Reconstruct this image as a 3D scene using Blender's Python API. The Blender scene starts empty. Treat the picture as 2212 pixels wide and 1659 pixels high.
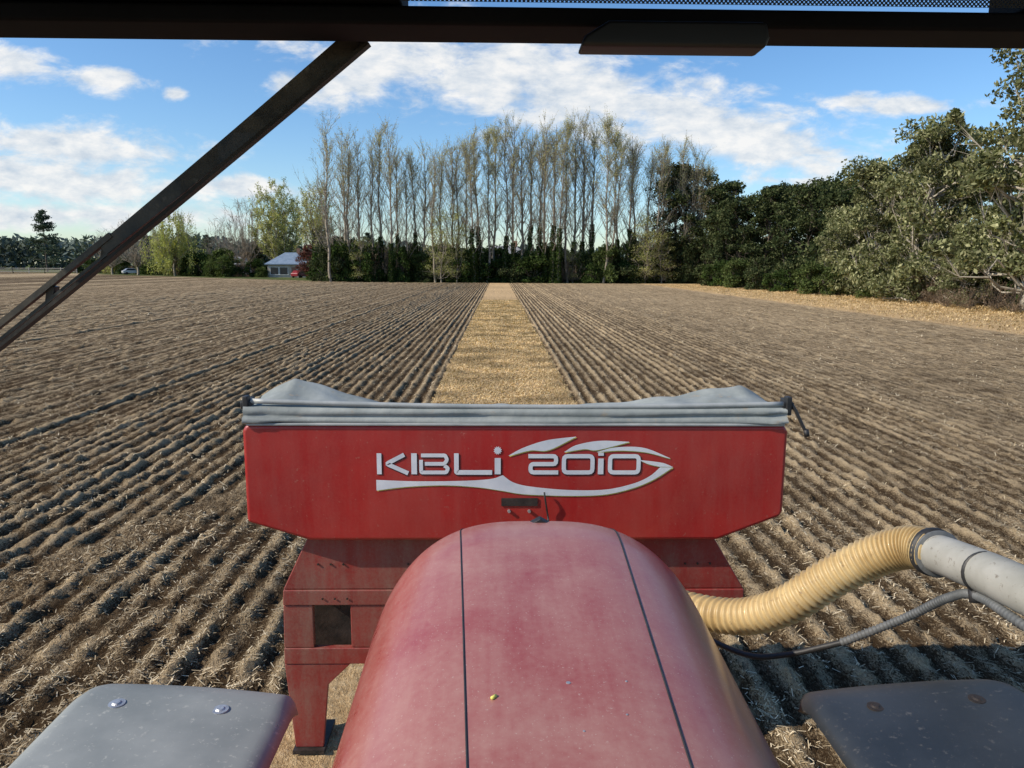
import bpy, math, random
import numpy as np
from mathutils import Vector, Matrix
rng=np.random.default_rng(7)
random.seed(5)
sc=bpy.context.scene
COL=sc.collection
CAMZ=2.85

# ------------------------------------------------------------------ helpers
def link(o): COL.objects.link(o); return o
def thing(name,label,category,loc=(0,0,0),group=None):
    e=bpy.data.objects.new(name,None); e.empty_display_size=.2; e.location=loc
    e["label"]=label; e["category"]=category
    if group: e["group"]=group
    return link(e)
def mesh(name,V,F,mat,smooth=False):
    me=bpy.data.meshes.new(name)
    V=np.asarray(V,dtype=float)
    F=F.tolist() if isinstance(F,np.ndarray) else F
    me.from_pydata(V.tolist(),[],F); me.update()
    if mat: me.materials.append(mat)
    if smooth: me.polygons.foreach_set("use_smooth",[True]*len(me.polygons))
    return me
def part(name,V,F,mat,parent=None,smooth=False,world=True,label=None):
    V=np.asarray(V,dtype=float).reshape(-1,3)
    if parent is not None and world:
        p=parent; L=np.zeros(3)
        while p is not None: L=L+np.array(p.location); p=p.parent
        V=V-L
    o=bpy.data.objects.new(name,mesh(name,V,F,mat,smooth)); link(o)
    if parent is not None: o.parent=parent
    if label: o["label"]=label
    return o
def solo(name,V,F,mat,label,category,kind=None,smooth=False,group=None):
    o=part(name,V,F,mat,None,smooth)
    o["label"]=label; o["category"]=category
    if kind: o["kind"]=kind
    if group: o["group"]=group
    return o
def merge(parts):
    V=[];F=[];n=0
    for v,f in parts:
        v=np.asarray(v,dtype=float).reshape(-1,3)
        V.append(v); F+= [[i+n for i in q] for q in (f.tolist() if isinstance(f,np.ndarray) else f)]
        n+=len(v)
    return np.concatenate(V),F
def box(x0,x1,y0,y1,z0,z1):
    V=[(x0,y0,z0),(x1,y0,z0),(x1,y1,z0),(x0,y1,z0),(x0,y0,z1),(x1,y0,z1),(x1,y1,z1),(x0,y1,z1)]
    F=[[0,3,2,1],[4,5,6,7],[0,1,5,4],[1,2,6,5],[2,3,7,6],[3,0,4,7]]
    return np.array(V,float),F
def obox(p0,p1,side,w0,w1,t):
    p0=Vector(p0);p1=Vector(p1);d=(p1-p0).normalized();s=Vector(side);s=(s-d*s.dot(d)).normalized();n=d.cross(s)
    V=[]
    for p,w in((p0,w0),(p1,w1)):
        for a,b in((-1,-1),(1,-1),(1,1),(-1,1)): V.append(tuple(p+s*(a*w/2)+n*(b*t/2)))
    return np.array(V),[[0,1,2,3],[7,6,5,4],[0,4,5,1],[1,5,6,2],[2,6,7,3],[3,7,4,0]]
def prism(poly,y0,y1):
    n=len(poly)
    V=[(x,y0,z) for x,z in poly]+[(x,y1,z) for x,z in poly]
    F=[list(range(n)),list(range(2*n-1,n-1,-1))]+[[i,i+n,(i+1)%n+n,(i+1)%n] for i in range(n)]
    return np.array(V,float),F
def tubes(segs,sides=5):
    S=np.asarray(segs,float)
    P0=S[:,0:3];P1=S[:,3:6];r0=S[:,6];r1=S[:,7]
    d=P1-P0; d/=np.maximum(np.linalg.norm(d,axis=1,keepdims=True),1e-6)
    ref=np.where(np.abs(d[:,2:3])>.9,np.array([[1.,0,0]]),np.array([[0,0,1.]]))
    a=np.cross(d,ref);a/=np.linalg.norm(a,axis=1,keepdims=True);b=np.cross(d,a)
    an=np.arange(sides)*2*math.pi/sides
    ring=a[:,None,:]*np.cos(an)[None,:,None]+b[:,None,:]*np.sin(an)[None,:,None]
    R0=P0[:,None,:]+ring*r0[:,None,None];R1=P1[:,None,:]+ring*r1[:,None,None]
    V=np.concatenate([R0,R1],axis=1).reshape(-1,3)
    j=np.arange(sides);j2=(j+1)%sides
    f=np.stack([j,j2,j2+sides,j+sides],axis=1)
    F=(f[None]+(np.arange(len(S))*2*sides)[:,None,None]).reshape(-1,4)
    return V,F
def spline(pts,n):
    P=np.array(pts,float);P=np.vstack([2*P[0]-P[1],P,2*P[-1]-P[-2]]);out=[]
    m=len(P)-3
    for k in range(n+1):
        t=k/n*m;i=min(int(t),m-1);u=t-i
        a,b,c,d=P[i],P[i+1],P[i+2],P[i+3]
        out.append(.5*((2*b)+(c-a)*u+(2*a-5*b+4*c-d)*u*u+(3*b-a-3*c+d)*u**3))
    return np.array(out)
def sweep(path,rad,sides=20,cap=True):
    path=np.asarray(path,float);n=len(path)
    rad=np.full(n,rad) if np.isscalar(rad) else np.asarray(rad)
    T=np.gradient(path,axis=0);T/=np.linalg.norm(T,axis=1,keepdims=True)
    a=np.cross(T[0],[0,0,1.]);
    if np.linalg.norm(a)<.1:a=np.cross(T[0],[1.,0,0])
    V=[]
    for i in range(n):
        a=a-T[i]*a.dot(T[i]);a/=np.linalg.norm(a);b=np.cross(T[i],a)
        for j in range(sides):
            th=2*math.pi*j/sides
            V.append(path[i]+rad[i]*(a*math.cos(th)+b*math.sin(th)))
    F=[[i*sides+j,i*sides+(j+1)%sides,(i+1)*sides+(j+1)%sides,(i+1)*sides+j] for i in range(n-1) for j in range(sides)]
    if cap:F+=[list(range(sides))[::-1],[(n-1)*sides+j for j in range(sides)]]
    return np.array(V),F
def bevel(o,w=.01,seg=2,ang=40):
    m=o.modifiers.new("b","BEVEL");m.width=w;m.segments=seg;m.limit_method='ANGLE';m.angle_limit=math.radians(ang)
    o.data.polygons.foreach_set("use_smooth",[True]*len(o.data.polygons))
    wn=o.modifiers.new("n","WEIGHTED_NORMAL");wn.keep_sharp=True
    return o

# ------------------------------------------------------------------ materials
def newmat(name):
    m=bpy.data.materials.new(name);m.use_nodes=True
    nt=m.node_tree;b=nt.nodes["Principled BSDF"];return m,nt,b
def N(nt,t,**k):
    n=nt.nodes.new(t)
    for a,v in k.items(): setattr(n,a,v)
    return n
def noise(nt,vec,scale,detail=4,rough=.55,dist=0):
    n=N(nt,'ShaderNodeTexNoise');n.inputs['Scale'].default_value=scale;n.inputs['Detail'].default_value=detail
    n.inputs['Roughness'].default_value=rough;n.inputs['Distortion'].default_value=dist
    if vec is not None: nt.links.new(vec,n.inputs['Vector'])
    return n.outputs['Fac']
def ramp(nt,fac,stops):
    r=N(nt,'ShaderNodeValToRGB');e=r.color_ramp.elements
    while len(e)<len(stops): e.new(.5)
    for i,(p,c) in enumerate(stops):
        e[i].position=p;e[i].color=(c[0],c[1],c[2],1) if hasattr(c,'__len__') else (c,c,c,1)
    nt.links.new(fac,r.inputs['Fac']);return r.outputs['Color']
def mixc(nt,fac,a,b,mode='MIX'):
    m=N(nt,'ShaderNodeMix',data_type='RGBA',blend_type=mode)
    def s(i,v):
        if hasattr(v,'is_output'): nt.links.new(v,m.inputs[i])
        elif i==0: m.inputs[0].default_value=v
        else: m.inputs[i].default_value=(v[0],v[1],v[2],1)
    s(0,fac);s(6,a);s(7,b);return m.outputs[2]
def mth(nt,op,a,b=None,c=None,clamp=False):
    m=N(nt,'ShaderNodeMath',operation=op);m.use_clamp=clamp
    for i,v in enumerate((a,b,c)):
        if v is None: continue
        if hasattr(v,'is_output'): nt.links.new(v,m.inputs[i])
        else: m.inputs[i].default_value=v
    return m.outputs[0]
def bump(nt,b,h,strength,dist):
    n=N(nt,'ShaderNodeBump');n.inputs['Strength'].default_value=strength;n.inputs['Distance'].default_value=dist
    nt.links.new(h,n.inputs['Height']);nt.links.new(n.outputs[0],b.inputs['Normal'])
def surf(name,c1,c2,scale=8,rough=.6,metal=0,bm=.2,bd=.01,coat=0,c3=None,scale3=60,detail=5,spec=.5,lo=.35,hi=.65):
    m,nt,b=newmat(name)
    tc=N(nt,'ShaderNodeTexCoord').outputs['Object']
    n=noise(nt,tc,scale,detail,.6)
    col=ramp(nt,n,[(lo,c1),(hi,c2)])
    if c3 is not None:
        n3=noise(nt,tc,scale3,3,.7);col=mixc(nt,ramp(nt,n3,[(.60,0),(.72,1)]),col,c3)
    nt.links.new(col,b.inputs['Base Color'])
    b.inputs['Roughness'].default_value=rough;b.inputs['Metallic'].default_value=metal
    b.inputs['Coat Weight'].default_value=coat;b.inputs['Specular IOR Level'].default_value=spec
    if bm: bump(nt,b,noise(nt,tc,scale*5,4),bm,bd)
    return m
def leafmat(name,c1,c2,c3,trans=.3,cs=.5):
    m,nt,b=newmat(name);nt.nodes.remove(b)
    out=[n for n in nt.nodes if n.type=='OUTPUT_MATERIAL'][0]
    g=N(nt,'ShaderNodeNewGeometry');tc=N(nt,'ShaderNodeTexCoord').outputs['Object']
    col=ramp(nt,g.outputs['Random Per Island'],[(0,c1),(.6,c2),(1,c3)])
    cl=ramp(nt,noise(nt,tc,cs,1),[(.35,.6),(.65,1.3)])
    col=mixc(nt,1,col,cl,'MULTIPLY')
    d=N(nt,'ShaderNodeBsdfDiffuse')
    t=N(nt,'ShaderNodeBsdfTranslucent');nt.links.new(col,d.inputs['Color'])
    tcx=mixc(nt,1,col,(1.3,1.35,.7),'MULTIPLY');nt.links.new(tcx,t.inputs['Color'])
    mx=N(nt,'ShaderNodeMixShader');mx.inputs[0].default_value=trans
    nt.links.new(d.outputs[0],mx.inputs[1]);nt.links.new(t.outputs[0],mx.inputs[2]);nt.links.new(mx.outputs[0],out.inputs[0])
    return m
M={}
M['bark']=surf('bark',(.18,.15,.11),(.35,.30,.235),3,.9,0,0)
M['barkpale']=surf('bark_pale',(.26,.22,.17),(.50,.46,.38),2,.85,0,0)
M['barkdark']=surf('bark_dark',(.06,.05,.038),(.14,.11,.085),3,.9,0,0)
M['lf_pop']=leafmat('leaf_poplar',(.36,.36,.18),(.52,.49,.27),(.64,.58,.37),.35)
M['lf_ivy']=leafmat('leaf_ivy',(.022,.040,.014),(.05,.080,.022),(.10,.135,.042),.2)
M['lf_euc']=leafmat('leaf_gum',(.080,.092,.042),(.185,.195,.092),(.40,.39,.22),.22,.45)
M['lf_dark']=leafmat('leaf_evergreen',(.024,.036,.018),(.056,.074,.030),(.13,.14,.065),.15,.4)
M['lf_yel']=leafmat('leaf_spring',(.26,.27,.10),(.42,.42,.17),(.56,.53,.27),.4)
M['lf_willow']=leafmat('leaf_willow',(.26,.29,.09),(.40,.41,.15),(.54,.51,.24),.4)
M['lf_green']=leafmat('leaf_shrub',(.040,.062,.02),(.085,.115,.038),(.16,.19,.07),.25)
M['lf_red']=leafmat('leaf_maple',(.07,.03,.028),(.13,.05,.042),(.20,.09,.07),.2)
M['lf_brown']=leafmat('leaf_dead',(.18,.13,.09),(.32,.24,.17),(.46,.37,.27),.2)
M['lf_far']=leafmat('leaf_far_haze_tint',(.10,.125,.115),(.14,.17,.145),(.18,.21,.17),.1,.05)  # pale bluish aerial haze mixed into the leaf colour
M['dry']=leafmat('dry_grass',(.38,.26,.13),(.58,.43,.23),(.76,.60,.36),.2,.8)
M['straw']=leafmat('straw',(.40,.31,.19),(.60,.49,.32),(.78,.67,.48),.1,.8)

# ------------------------------------------------------------------ world
EL=math.radians(37);AZ=math.radians(-107)
w=bpy.data.worlds.new("World");sc.world=w;w.use_nodes=True;nt=w.node_tree;nt.nodes.clear()
out=N(nt,'ShaderNodeOutputWorld')
sky=N(nt,'ShaderNodeTexSky');sky.sky_type='NISHITA';sky.sun_disc=False;sky.sun_elevation=EL;sky.sun_rotation=AZ
sky.altitude=50;sky.air_density=1.0;sky.dust_density=.5;sky.ozone_density=2.0
hs=N(nt,'ShaderNodeHueSaturation');hs.inputs['Saturation'].default_value=1.18;hs.inputs['Value'].default_value=1.0
nt.links.new(sky.outputs[0],hs.inputs['Color'])
skc=mixc(nt,1,hs.outputs[0],(.96,1.07,1.18),'MULTIPLY')
bg=N(nt,'ShaderNodeBackground');bg.inputs[1].default_value=.14;nt.links.new(skc,bg.inputs[0])
tc=N(nt,'ShaderNodeTexCoord').outputs['Generated']
sp=N(nt,'ShaderNodeSeparateXYZ');nt.links.new(tc,sp.inputs[0])
yy=mth(nt,'MAXIMUM',sp.outputs[1],.08)
u=mth(nt,'DIVIDE',sp.outputs[0],yy);wv=mth(nt,'DIVIDE',sp.outputs[2],yy)
cb=N(nt,'ShaderNodeCombineXYZ');nt.links.new(u,cb.inputs[0]);nt.links.new(wv,cb.inputs[1])
p=cb.outputs[0]
blobs=[(.06,.225,.34,.066,-10),(.30,.175,.24,.050,-14),(-.18,.245,.10,.05,20),(.52,.209,.12,.014,-3),
(-.60,.245,.065,.024,-8),(-.50,.230,.06,.018,0),(-.41,.213,.018,.010,0),(-.27,.230,.03,.018,0),
(-.56,.148,.19,.034,-3),(-.60,.110,.26,.040,-4),(-.34,.098,.11,.018,-5),(-.6,.06,.3,.02,0),(.43,.108,.10,.007,-4)]
acc=None
for cu,cw,ru,rw,an in blobs:
    mp=N(nt,'ShaderNodeMapping',vector_type='TEXTURE');mp.inputs['Location'].default_value=(cu,cw,0)
    mp.inputs['Rotation'].default_value=(0,0,math.radians(an));mp.inputs['Scale'].default_value=(ru,rw,1)
    nt.links.new(p,mp.inputs[0])
    ln=N(nt,'ShaderNodeVectorMath',operation='LENGTH');nt.links.new(mp.outputs[0],ln.inputs[0])
    v=mth(nt,'SUBTRACT',1.0,ln.outputs['Value'])
    acc=v if acc is None else mth(nt,'MAXIMUM',acc,v)
acc=mth(nt,'MAXIMUM',acc,-1.2)
mp=N(nt,'ShaderNodeMapping');mp.inputs['Scale'].default_value=(1,2.1,1);mp.inputs['Rotation'].default_value=(0,0,.12);nt.links.new(p,mp.inputs[0])
n1=noise(nt,mp.outputs[0],12,8,.62,.25)
n2=noise(nt,mp.outputs[0],26,4,.6)
d=mth(nt,'ADD',mth(nt,'MULTIPLY',acc,1.4),mth(nt,'MULTIPLY',mth(nt,'SUBTRACT',n1,.49),4.0))
den=N(nt,'ShaderNodeMapRange',interpolation_type='SMOOTHSTEP');den.inputs[1].default_value=-.2;den.inputs[2].default_value=.95
nt.links.new(d,den.inputs[0])
ok=mth(nt,'GREATER_THAN',sp.outputs[1],.08)
fac=mth(nt,'MULTIPLY',mth(nt,'MULTIPLY',den.outputs[0],.95),ok)
cc=ramp(nt,mth(nt,'ADD',mth(nt,'MULTIPLY',n2,.6),mth(nt,'MULTIPLY',n1,.5)),[(.38,(.56,.65,.76)),(.54,(.80,.84,.88)),(.66,(.99,.98,.96))])
bgc=N(nt,'ShaderNodeBackground');bgc.inputs[1].default_value=.97;nt.links.new(cc,bgc.inputs[0])
mx=N(nt,'ShaderNodeMixShader');nt.links.new(fac,mx.inputs[0]);nt.links.new(bg.outputs[0],mx.inputs[1]);nt.links.new(bgc.outputs[0],mx.inputs[2])
nt.links.new(mx.outputs[0],out.inputs[0])
w.cycles.sampling_method='MANUAL';w.cycles.sample_map_resolution=512
L=bpy.data.lights.new("sun","SUN");L.energy=5.0;L.angle=math.radians(.5);L.color=(1,.90,.75)
lo=link(bpy.data.objects.new("sun",L))
sd=Vector((math.sin(AZ)*math.cos(EL),math.cos(AZ)*math.cos(EL),math.sin(EL)))
lo.rotation_euler=(-sd).to_track_quat('-Z','Y').to_euler();lo.location=(-20,-5,30)
sc.view_settings.view_transform='Standard';sc.view_settings.look='None';sc.view_settings.exposure=0

# ------------------------------------------------------------------ camera
cam=bpy.data.cameras.new("camera");co=link(bpy.data.objects.new("camera",cam))
cam.sensor_width=36;cam.lens=26.04;cam.clip_start=.02;cam.clip_end=3000
R=Matrix.Rotation(math.radians(-1.07),4,'Z')@Matrix.Rotation(math.radians(90-9.14),4,'X')@Matrix.Rotation(math.radians(.3),4,'Z')
co.matrix_world=Matrix.Translation((0,0,CAMZ))@R
sc.camera=co

# ------------------------------------------------------------------ ground
def hsh(i,j,s): 
    v=np.sin(i*127.1+j*311.7+s*74.7)*43758.5453;return v-np.floor(v)
def vn(x,y,s):
    i=np.floor(x);j=np.floor(y);u=x-i;v=y-j;u=u*u*(3-2*u);v=v*v*(3-2*v)
    return (hsh(i,j,s)*(1-u)+hsh(i+1,j,s)*u)*(1-v)+(hsh(i,j+1,s)*(1-u)+hsh(i+1,j+1,s)*u)*v
def ss(a,b,x): t=np.clip((x-a)/(b-a),0,1);return t*t*(3-2*t)
PER=.25
def edge_y(x): return np.where(x>-24,117.0,119+(-24-x)*.92)
def fields(x,y):
    wob=(vn(x*.5,y*.25,1)-.5)*.02+(vn(x*4,y*5,31)-.5)*.03
    strip=1-ss(1.44,1.56,np.abs(x-.1)+(vn(x*3,y*3,2)-.5)*.2+(vn(x*9,y*9,12)-.5)*.12)
    head=ss(21.7,22.5,x+(vn(x,y*.4,3)-.5)*.8)
    far=ss(-.8,.8,y-edge_y(x))
    dry=np.clip(strip*(1-far)+head,0,1)
    worked=(1-dry)*(1-far)
    right=ss(0,3,x)
    ph=(x+wob)/PER*2*math.pi
    rid=(.5+.5*np.cos(ph))
    rowam=.35+1.3*hsh(np.round((x+wob)/PER),0*x,77)
    brk=ss(.12,.5,vn(x*4,y*6,51)*.55+vn(x*9,y*9,52)*.45)
    am=(.052*(1-right)+(.036-.022*ss(3,9,x))*right)*rowam*(.35+.65*brk)
    am=am*(1-.75*ss(24,34,np.abs(x)))
    big=(.5+.5*np.cos(x/3.0*2*math.pi))*.015
    a=np.array([-6.6,.8]);b=np.array([-2.2,11.0]);dd=(b-a)/np.linalg.norm(b-a)
    s=(x-a[0])*dd[0]+(y-a[1])*dd[1];q=(x-a[0])*dd[1]-(y-a[1])*dd[0]
    tr=(1-ss(.2,.27,np.abs(q)))*ss(0,.5,s)*(1-ss(10,11,s))
    lug=ss(.1,.6,np.sin((s*1.0+np.abs(q)*.75)/.17*2*math.pi))*.032
    nz=(vn(x*7,y*7,6)-.5)*.035+np.abs(vn(x*14,y*14,7)-.5)*.07+np.abs(vn(x*31,y*31,8)-.5)*.07
    clod=ss(.72,.95,vn(x*11,y*11,61))*.035
    h=worked*(rid*am*(1-tr)+big+(nz+clod)*(1-.6*tr)+tr*(lug+.02))+dry*(.04+(vn(x*5,y*5,9)-.5)*.02+(vn(x*20,y*20,10)-.5)*.025)
    f=.5*ss(3,12,x)+.2*ss(24,34,-x)
    rs=np.clip(rid*(.55+.45*(rowam-.35)/1.3)*(.6+.4*brk),0,1)*(1-f)+.5*f+(vn(x*5,y*5,41)-.5)*.3
    return h,np.clip(rs,0,1)*worked*(1-tr)+tr*.5*worked,dry,far*(1-head*.2)
xs=list(np.arange(-8,8.001,.028))
xr=list(np.arange(8.06,32,.06))+list(np.arange(32.1,45,.15));k=45.0;st=.2
ext=[]
while k<900: ext.append(k);k+=st;st*=1.12
xs=[-v for v in reversed(xr+ext)]+xs+xr+ext
ys=[-60,-20,-8,-3,0,.6];y=1.0
while y<122: ys.append(y);y+=max(.03,.010*y)
st=1.5
while y<1500: ys.append(y);y+=st;st*=1.06
X,Y=np.meshgrid(np.array(xs),np.array(ys))
H,RID,DRY,GRN=fields(X,Y)
nx=len(xs);ny=len(ys)
V=np.stack([X,Y,H],-1).reshape(-1,3)
ii=np.arange(nx-1)[None,:]+np.arange(ny-1)[:,None]*nx
F=np.stack([ii,ii+1,ii+nx+1,ii+nx],-1).reshape(-1,4)
m,nt,b=newmat('field_soil')
g=N(nt,'ShaderNodeNewGeometry').outputs['Position']
def attr(n): 
    a=N(nt,'ShaderNodeAttribute');a.attribute_name=n;return a.outputs['Fac']
aR,aD,aG=attr('ridge'),attr('dry'),attr('green')
nA=noise(nt,g,16,5,.70);nB=noise(nt,g,1.3,2,.6);nC=noise(nt,g,.09,2,.6)
mp=N(nt,'ShaderNodeMapping');mp.inputs['Scale'].default_value=(1,.45,1);mp.inputs['Rotation'].default_value=(0,0,.5);nt.links.new(g,mp.inputs[0])
nS=noise(nt,mp.outputs[0],55,3,.7,1.5);nS2=noise(nt,g,120,1,.6)
soil=ramp(nt,nA,[(.30,(.045,.027,.014)),(.52,(.110,.072,.039)),(.72,(.19,.132,.076))])
sx=N(nt,'ShaderNodeSeparateXYZ');nt.links.new(g,sx.inputs[0])
rt=N(nt,'ShaderNodeMapRange');rt.inputs[1].default_value=1;rt.inputs[2].default_value=8;nt.links.new(sx.outputs[0],rt.inputs[0])
dist=N(nt,'ShaderNodeMapRange');dist.inputs[1].default_value=5;dist.inputs[2].default_value=60;nt.links.new(sx.outputs[1],dist.inputs[0])
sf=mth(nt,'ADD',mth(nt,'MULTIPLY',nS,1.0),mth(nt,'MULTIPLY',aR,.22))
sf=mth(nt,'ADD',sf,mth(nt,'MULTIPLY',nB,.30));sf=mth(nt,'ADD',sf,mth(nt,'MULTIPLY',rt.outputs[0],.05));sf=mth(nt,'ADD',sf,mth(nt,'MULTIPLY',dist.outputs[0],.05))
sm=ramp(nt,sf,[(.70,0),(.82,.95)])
stc=ramp(nt,nS2,[(.3,(.40,.29,.165)),(.7,(.68,.53,.33))])
c=mixc(nt,sm,soil,stc)
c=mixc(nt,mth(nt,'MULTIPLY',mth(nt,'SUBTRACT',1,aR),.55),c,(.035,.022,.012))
drc=ramp(nt,mth(nt,'ADD',mth(nt,'MULTIPLY',nS,.6),mth(nt,'MULTIPLY',nA,.4)),[(.36,(.28,.17,.08)),(.5,(.58,.40,.21)),(.62,(.80,.62,.38))])
drc=mixc(nt,ramp(nt,nB,[(.3,0),(.7,.4)]),drc,(.50,.35,.19))
c=mixc(nt,aD,c,drc)
grc=ramp(nt,nA,[(.3,(.05,.065,.02)),(.7,(.13,.15,.055))])
c=mixc(nt,aG,c,grc)
lv=ramp(nt,nC,[(.3,.9),(.7,1.15)]);c=mixc(nt,1,c,lv,'MULTIPLY')
nt.links.new(c,b.inputs['Base Color']);b.inputs['Roughness'].default_value=1.0;b.inputs['Specular IOR Level'].default_value=.04
bump(nt,b,mth(nt,'ADD',nA,mth(nt,'MULTIPLY',nS,.6)),1.0,.05)
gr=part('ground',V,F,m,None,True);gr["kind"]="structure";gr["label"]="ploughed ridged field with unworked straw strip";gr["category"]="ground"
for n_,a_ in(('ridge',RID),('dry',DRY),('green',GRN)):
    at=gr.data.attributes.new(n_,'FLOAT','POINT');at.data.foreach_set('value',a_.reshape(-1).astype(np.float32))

def strips(cx,cy,cz,ln,wd,yaw,tilt):
    dx=np.cos(yaw)*np.cos(tilt)*ln/2;dy=np.sin(yaw)*np.cos(tilt)*ln/2;dz=np.sin(tilt)*ln/2
    px=-np.sin(yaw)*wd/2;py=np.cos(yaw)*wd/2
    P=np.stack([cx,cy,cz],-1);D=np.stack([dx,dy,dz],-1);Q=np.stack([px,py,0*px],-1)
    V=np.stack([P-D-Q,P+D-Q,P+D+Q,P-D+Q],1).reshape(-1,3)
    return V,np.arange(len(cx)*4).reshape(-1,4)
n=170000
yd=2.4*np.exp(rng.random(n)*math.log(50/2.4));xd=(rng.random(n)*2-1)*(yd*.78+.8)
pat=vn(xd*.9,yd*.9,21)*.5+vn(xd*3,yd*3,22)*.5;kp=(rng.random(n)<ss(.3,.75,pat)+.08);xd=xd[kp];yd=yd[kp]
h,r_,d_,g_=fields(xd,yd);kp=(d_<.3)&(rng.random(len(xd))<.2+r_*1.2);xd=xd[kp];yd=yd[kp];h=h[kp];n=len(xd)
V,F=strips(xd,yd,h+.007,rng.uniform(.012,.07,n)*(.7+yd*.05)*np.where(rng.random(n)<.06,1.9,1),.0030+.0006*yd,rng.random(n)*6.28,rng.normal(0,.25,n))
solo('straw_litter',V,F,M['straw'],"pale loose straw scattered over the tilled soil","straw","stuff")
n=80000
yd=10*np.exp(rng.random(n)*math.log(60/10));xd=.1+rng.uniform(-1.5,1.5,n)
h=fields(xd,yd)[0]
V,F=strips(xd,yd,h+.014,rng.uniform(.03,.09,n)*(.6+yd*.02),.005+.0006*yd,rng.random(n)*6.28,rng.uniform(.0,.8,n))
solo('dry_stubble',V,F,M['dry'],"short dry golden stubble on the unworked strip","stubble","stuff")
n=40000
yd=rng.uniform(25,112,n);xd=22.3+rng.random(n)**.8*12
h=fields(xd,yd)[0]
V,F=strips(xd,yd,h+.04,rng.uniform(.08,.3,n)*(.5+ss(29,33,xd)*1.6),rng.uniform(.02,.05,n),rng.random(n)*6.28,rng.uniform(.2,1.0,n))
solo('dry_grass',V,F,M['dry'],"long dry grass on the headland beside the trees","grass","stuff")

# ------------------------------------------------------------------ trees
def leaves(C,size,hang=0,rg=rng):
    n=len(C)
    a=rg.normal(size=(n,3));a[:,2]-=hang;a/=np.linalg.norm(a,axis=1,keepdims=True)
    b=rg.normal(size=(n,3));b=np.cross(a,b);b/=np.linalg.norm(b,axis=1,keepdims=True)
    s=(size*rg.uniform(.6,1.35,n))[:,None]
    V=np.stack([C-a*s*.9,C+b*s*.42-a*s*.05,C+a*s*.9,C-b*s*.42-a*s*.05],1).reshape(-1,3)
    return V,np.arange(n*4).reshape(-1,4)
def limb(p0,p1,r0,r1,segs,k=4,sag=.0,jit=.1,rg=rng):
    p0=np.array(p0,float);p1=np.array(p1,float);L=np.linalg.norm(p1-p0);prev=p0;pts=[p0]
    for i in range(1,k+1):
        t=i/k;q=p0+(p1-p0)*t;q=q+np.array([0,0,sag*L*math.sin(math.pi*t)])
        if i<k:q=q+rg.normal(size=3)*jit*L*.15
        segs.append([*prev,*q,r0+(r1-r0)*(i-1)/k,r0+(r1-r0)*t]);prev=q;pts.append(q)
    return pts
def assemble(name,label,category,loc,segs,sides,bark,lv,lmat,group=None,extra=None,crown='crown'):
    e=thing(name,label,category,loc,group)
    V,F=tubes(segs,sides);part('trunk',V,F,bark,e,True,False)
    if lv is not None: part(crown,lv[0],lv[1],lmat,e,False,False)
    if extra is not None: part('ivy',extra[0],extra[1],M['lf_ivy'],e,False,False)
    return e
def clone(src,loc,rz=0,s=(1,1,1),label=None,rx=0):
    def cp(o,par):
        c=o.copy();link(c)
        if par is not None: c.parent=par
        for ch in o.children: cp(ch,c)
        return c
    c=cp(src,None);c.location=loc;c.rotation_euler=(rx,0,rz);c.scale=s
    if label:c["label"]=label
    return c
def poplar(seed,H=23,nb=62,ivy=True,leafn=5200,spread=1.0):
    rg=np.random.default_rng(seed);segs=[];tr=[];p=np.zeros(3);K=14
    lean=rg.normal(size=2)*.014
    for i in range(K):
        q=np.array([p[0]+rg.normal()*.10+lean[0]*H/K,p[1]+rg.normal()*.10+lean[1]*H/K,(i+1)/K*H])
        r0=.22*(1-i/K)**.85+.02;r1=.22*(1-(i+1)/K)**.85+.02
        segs.append([*p,*q,r0,r1]);tr.append(p);p=q
    tr.append(p);tr=np.array(tr);tips=[]
    for b in range(nb):
        t=.16+.8*rg.random()**.8;z=t*H;bp=np.array([np.interp(z,tr[:,2],tr[:,k]) for k in range(3)])
        L=H*(.06+.24*(1-t)**.8)*rg.uniform(.6,1.15)*spread;az=rg.random()*6.28;an=math.radians(rg.uniform(14,36))
        d0=np.array([math.sin(an)*math.cos(az),math.sin(an)*math.sin(az),math.cos(an)])
        r0=.026+.038*(1-t);pts=limb(bp,bp+d0*L,r0,.012,segs,4,-.04,.25,rg)
        for tw in range(9):
            k=rg.integers(1,5);f=rg.random();q0=pts[k-1]*(1-f)+pts[k]*f
            d=d0+rg.normal(size=3)*.32;d[2]=abs(d[2]);d/=np.linalg.norm(d);l=rg.uniform(.6,2.0)
            q1=q0+d*l;segs.append([*q0,*q1,.014,.006]);tips.append((q0,q1))
    T=np.array([np.concatenate(t) for t in tips]);idx=rg.integers(0,len(T),leafn);f=rg.random((leafn,1))
    C=T[idx,:3]*(1-f)+T[idx,3:]*f+rg.normal(size=(leafn,3))*.12
    keep=rg.random(leafn)<(.15+.85*ss(H*.35,H*.9,C[:,2]));C=C[keep]
    iv=None
    if ivy:
        hI=H*rg.uniform(.25,.5);n=2600;z=rg.random(n)**1.3*hI;rr=.22+.38*rg.random(n)*(1-z/hI*.7);a=rg.random(n)*6.28
        base=np.stack([np.interp(z,tr[:,2],tr[:,k]) for k in range(2)],-1)
        iv=leaves(np.stack([base[:,0]+rr*np.cos(a),base[:,1]+rr*np.sin(a),z],-1),.15,.4,rg)
    return segs,leaves(C,.09,0,rg),iv
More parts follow.
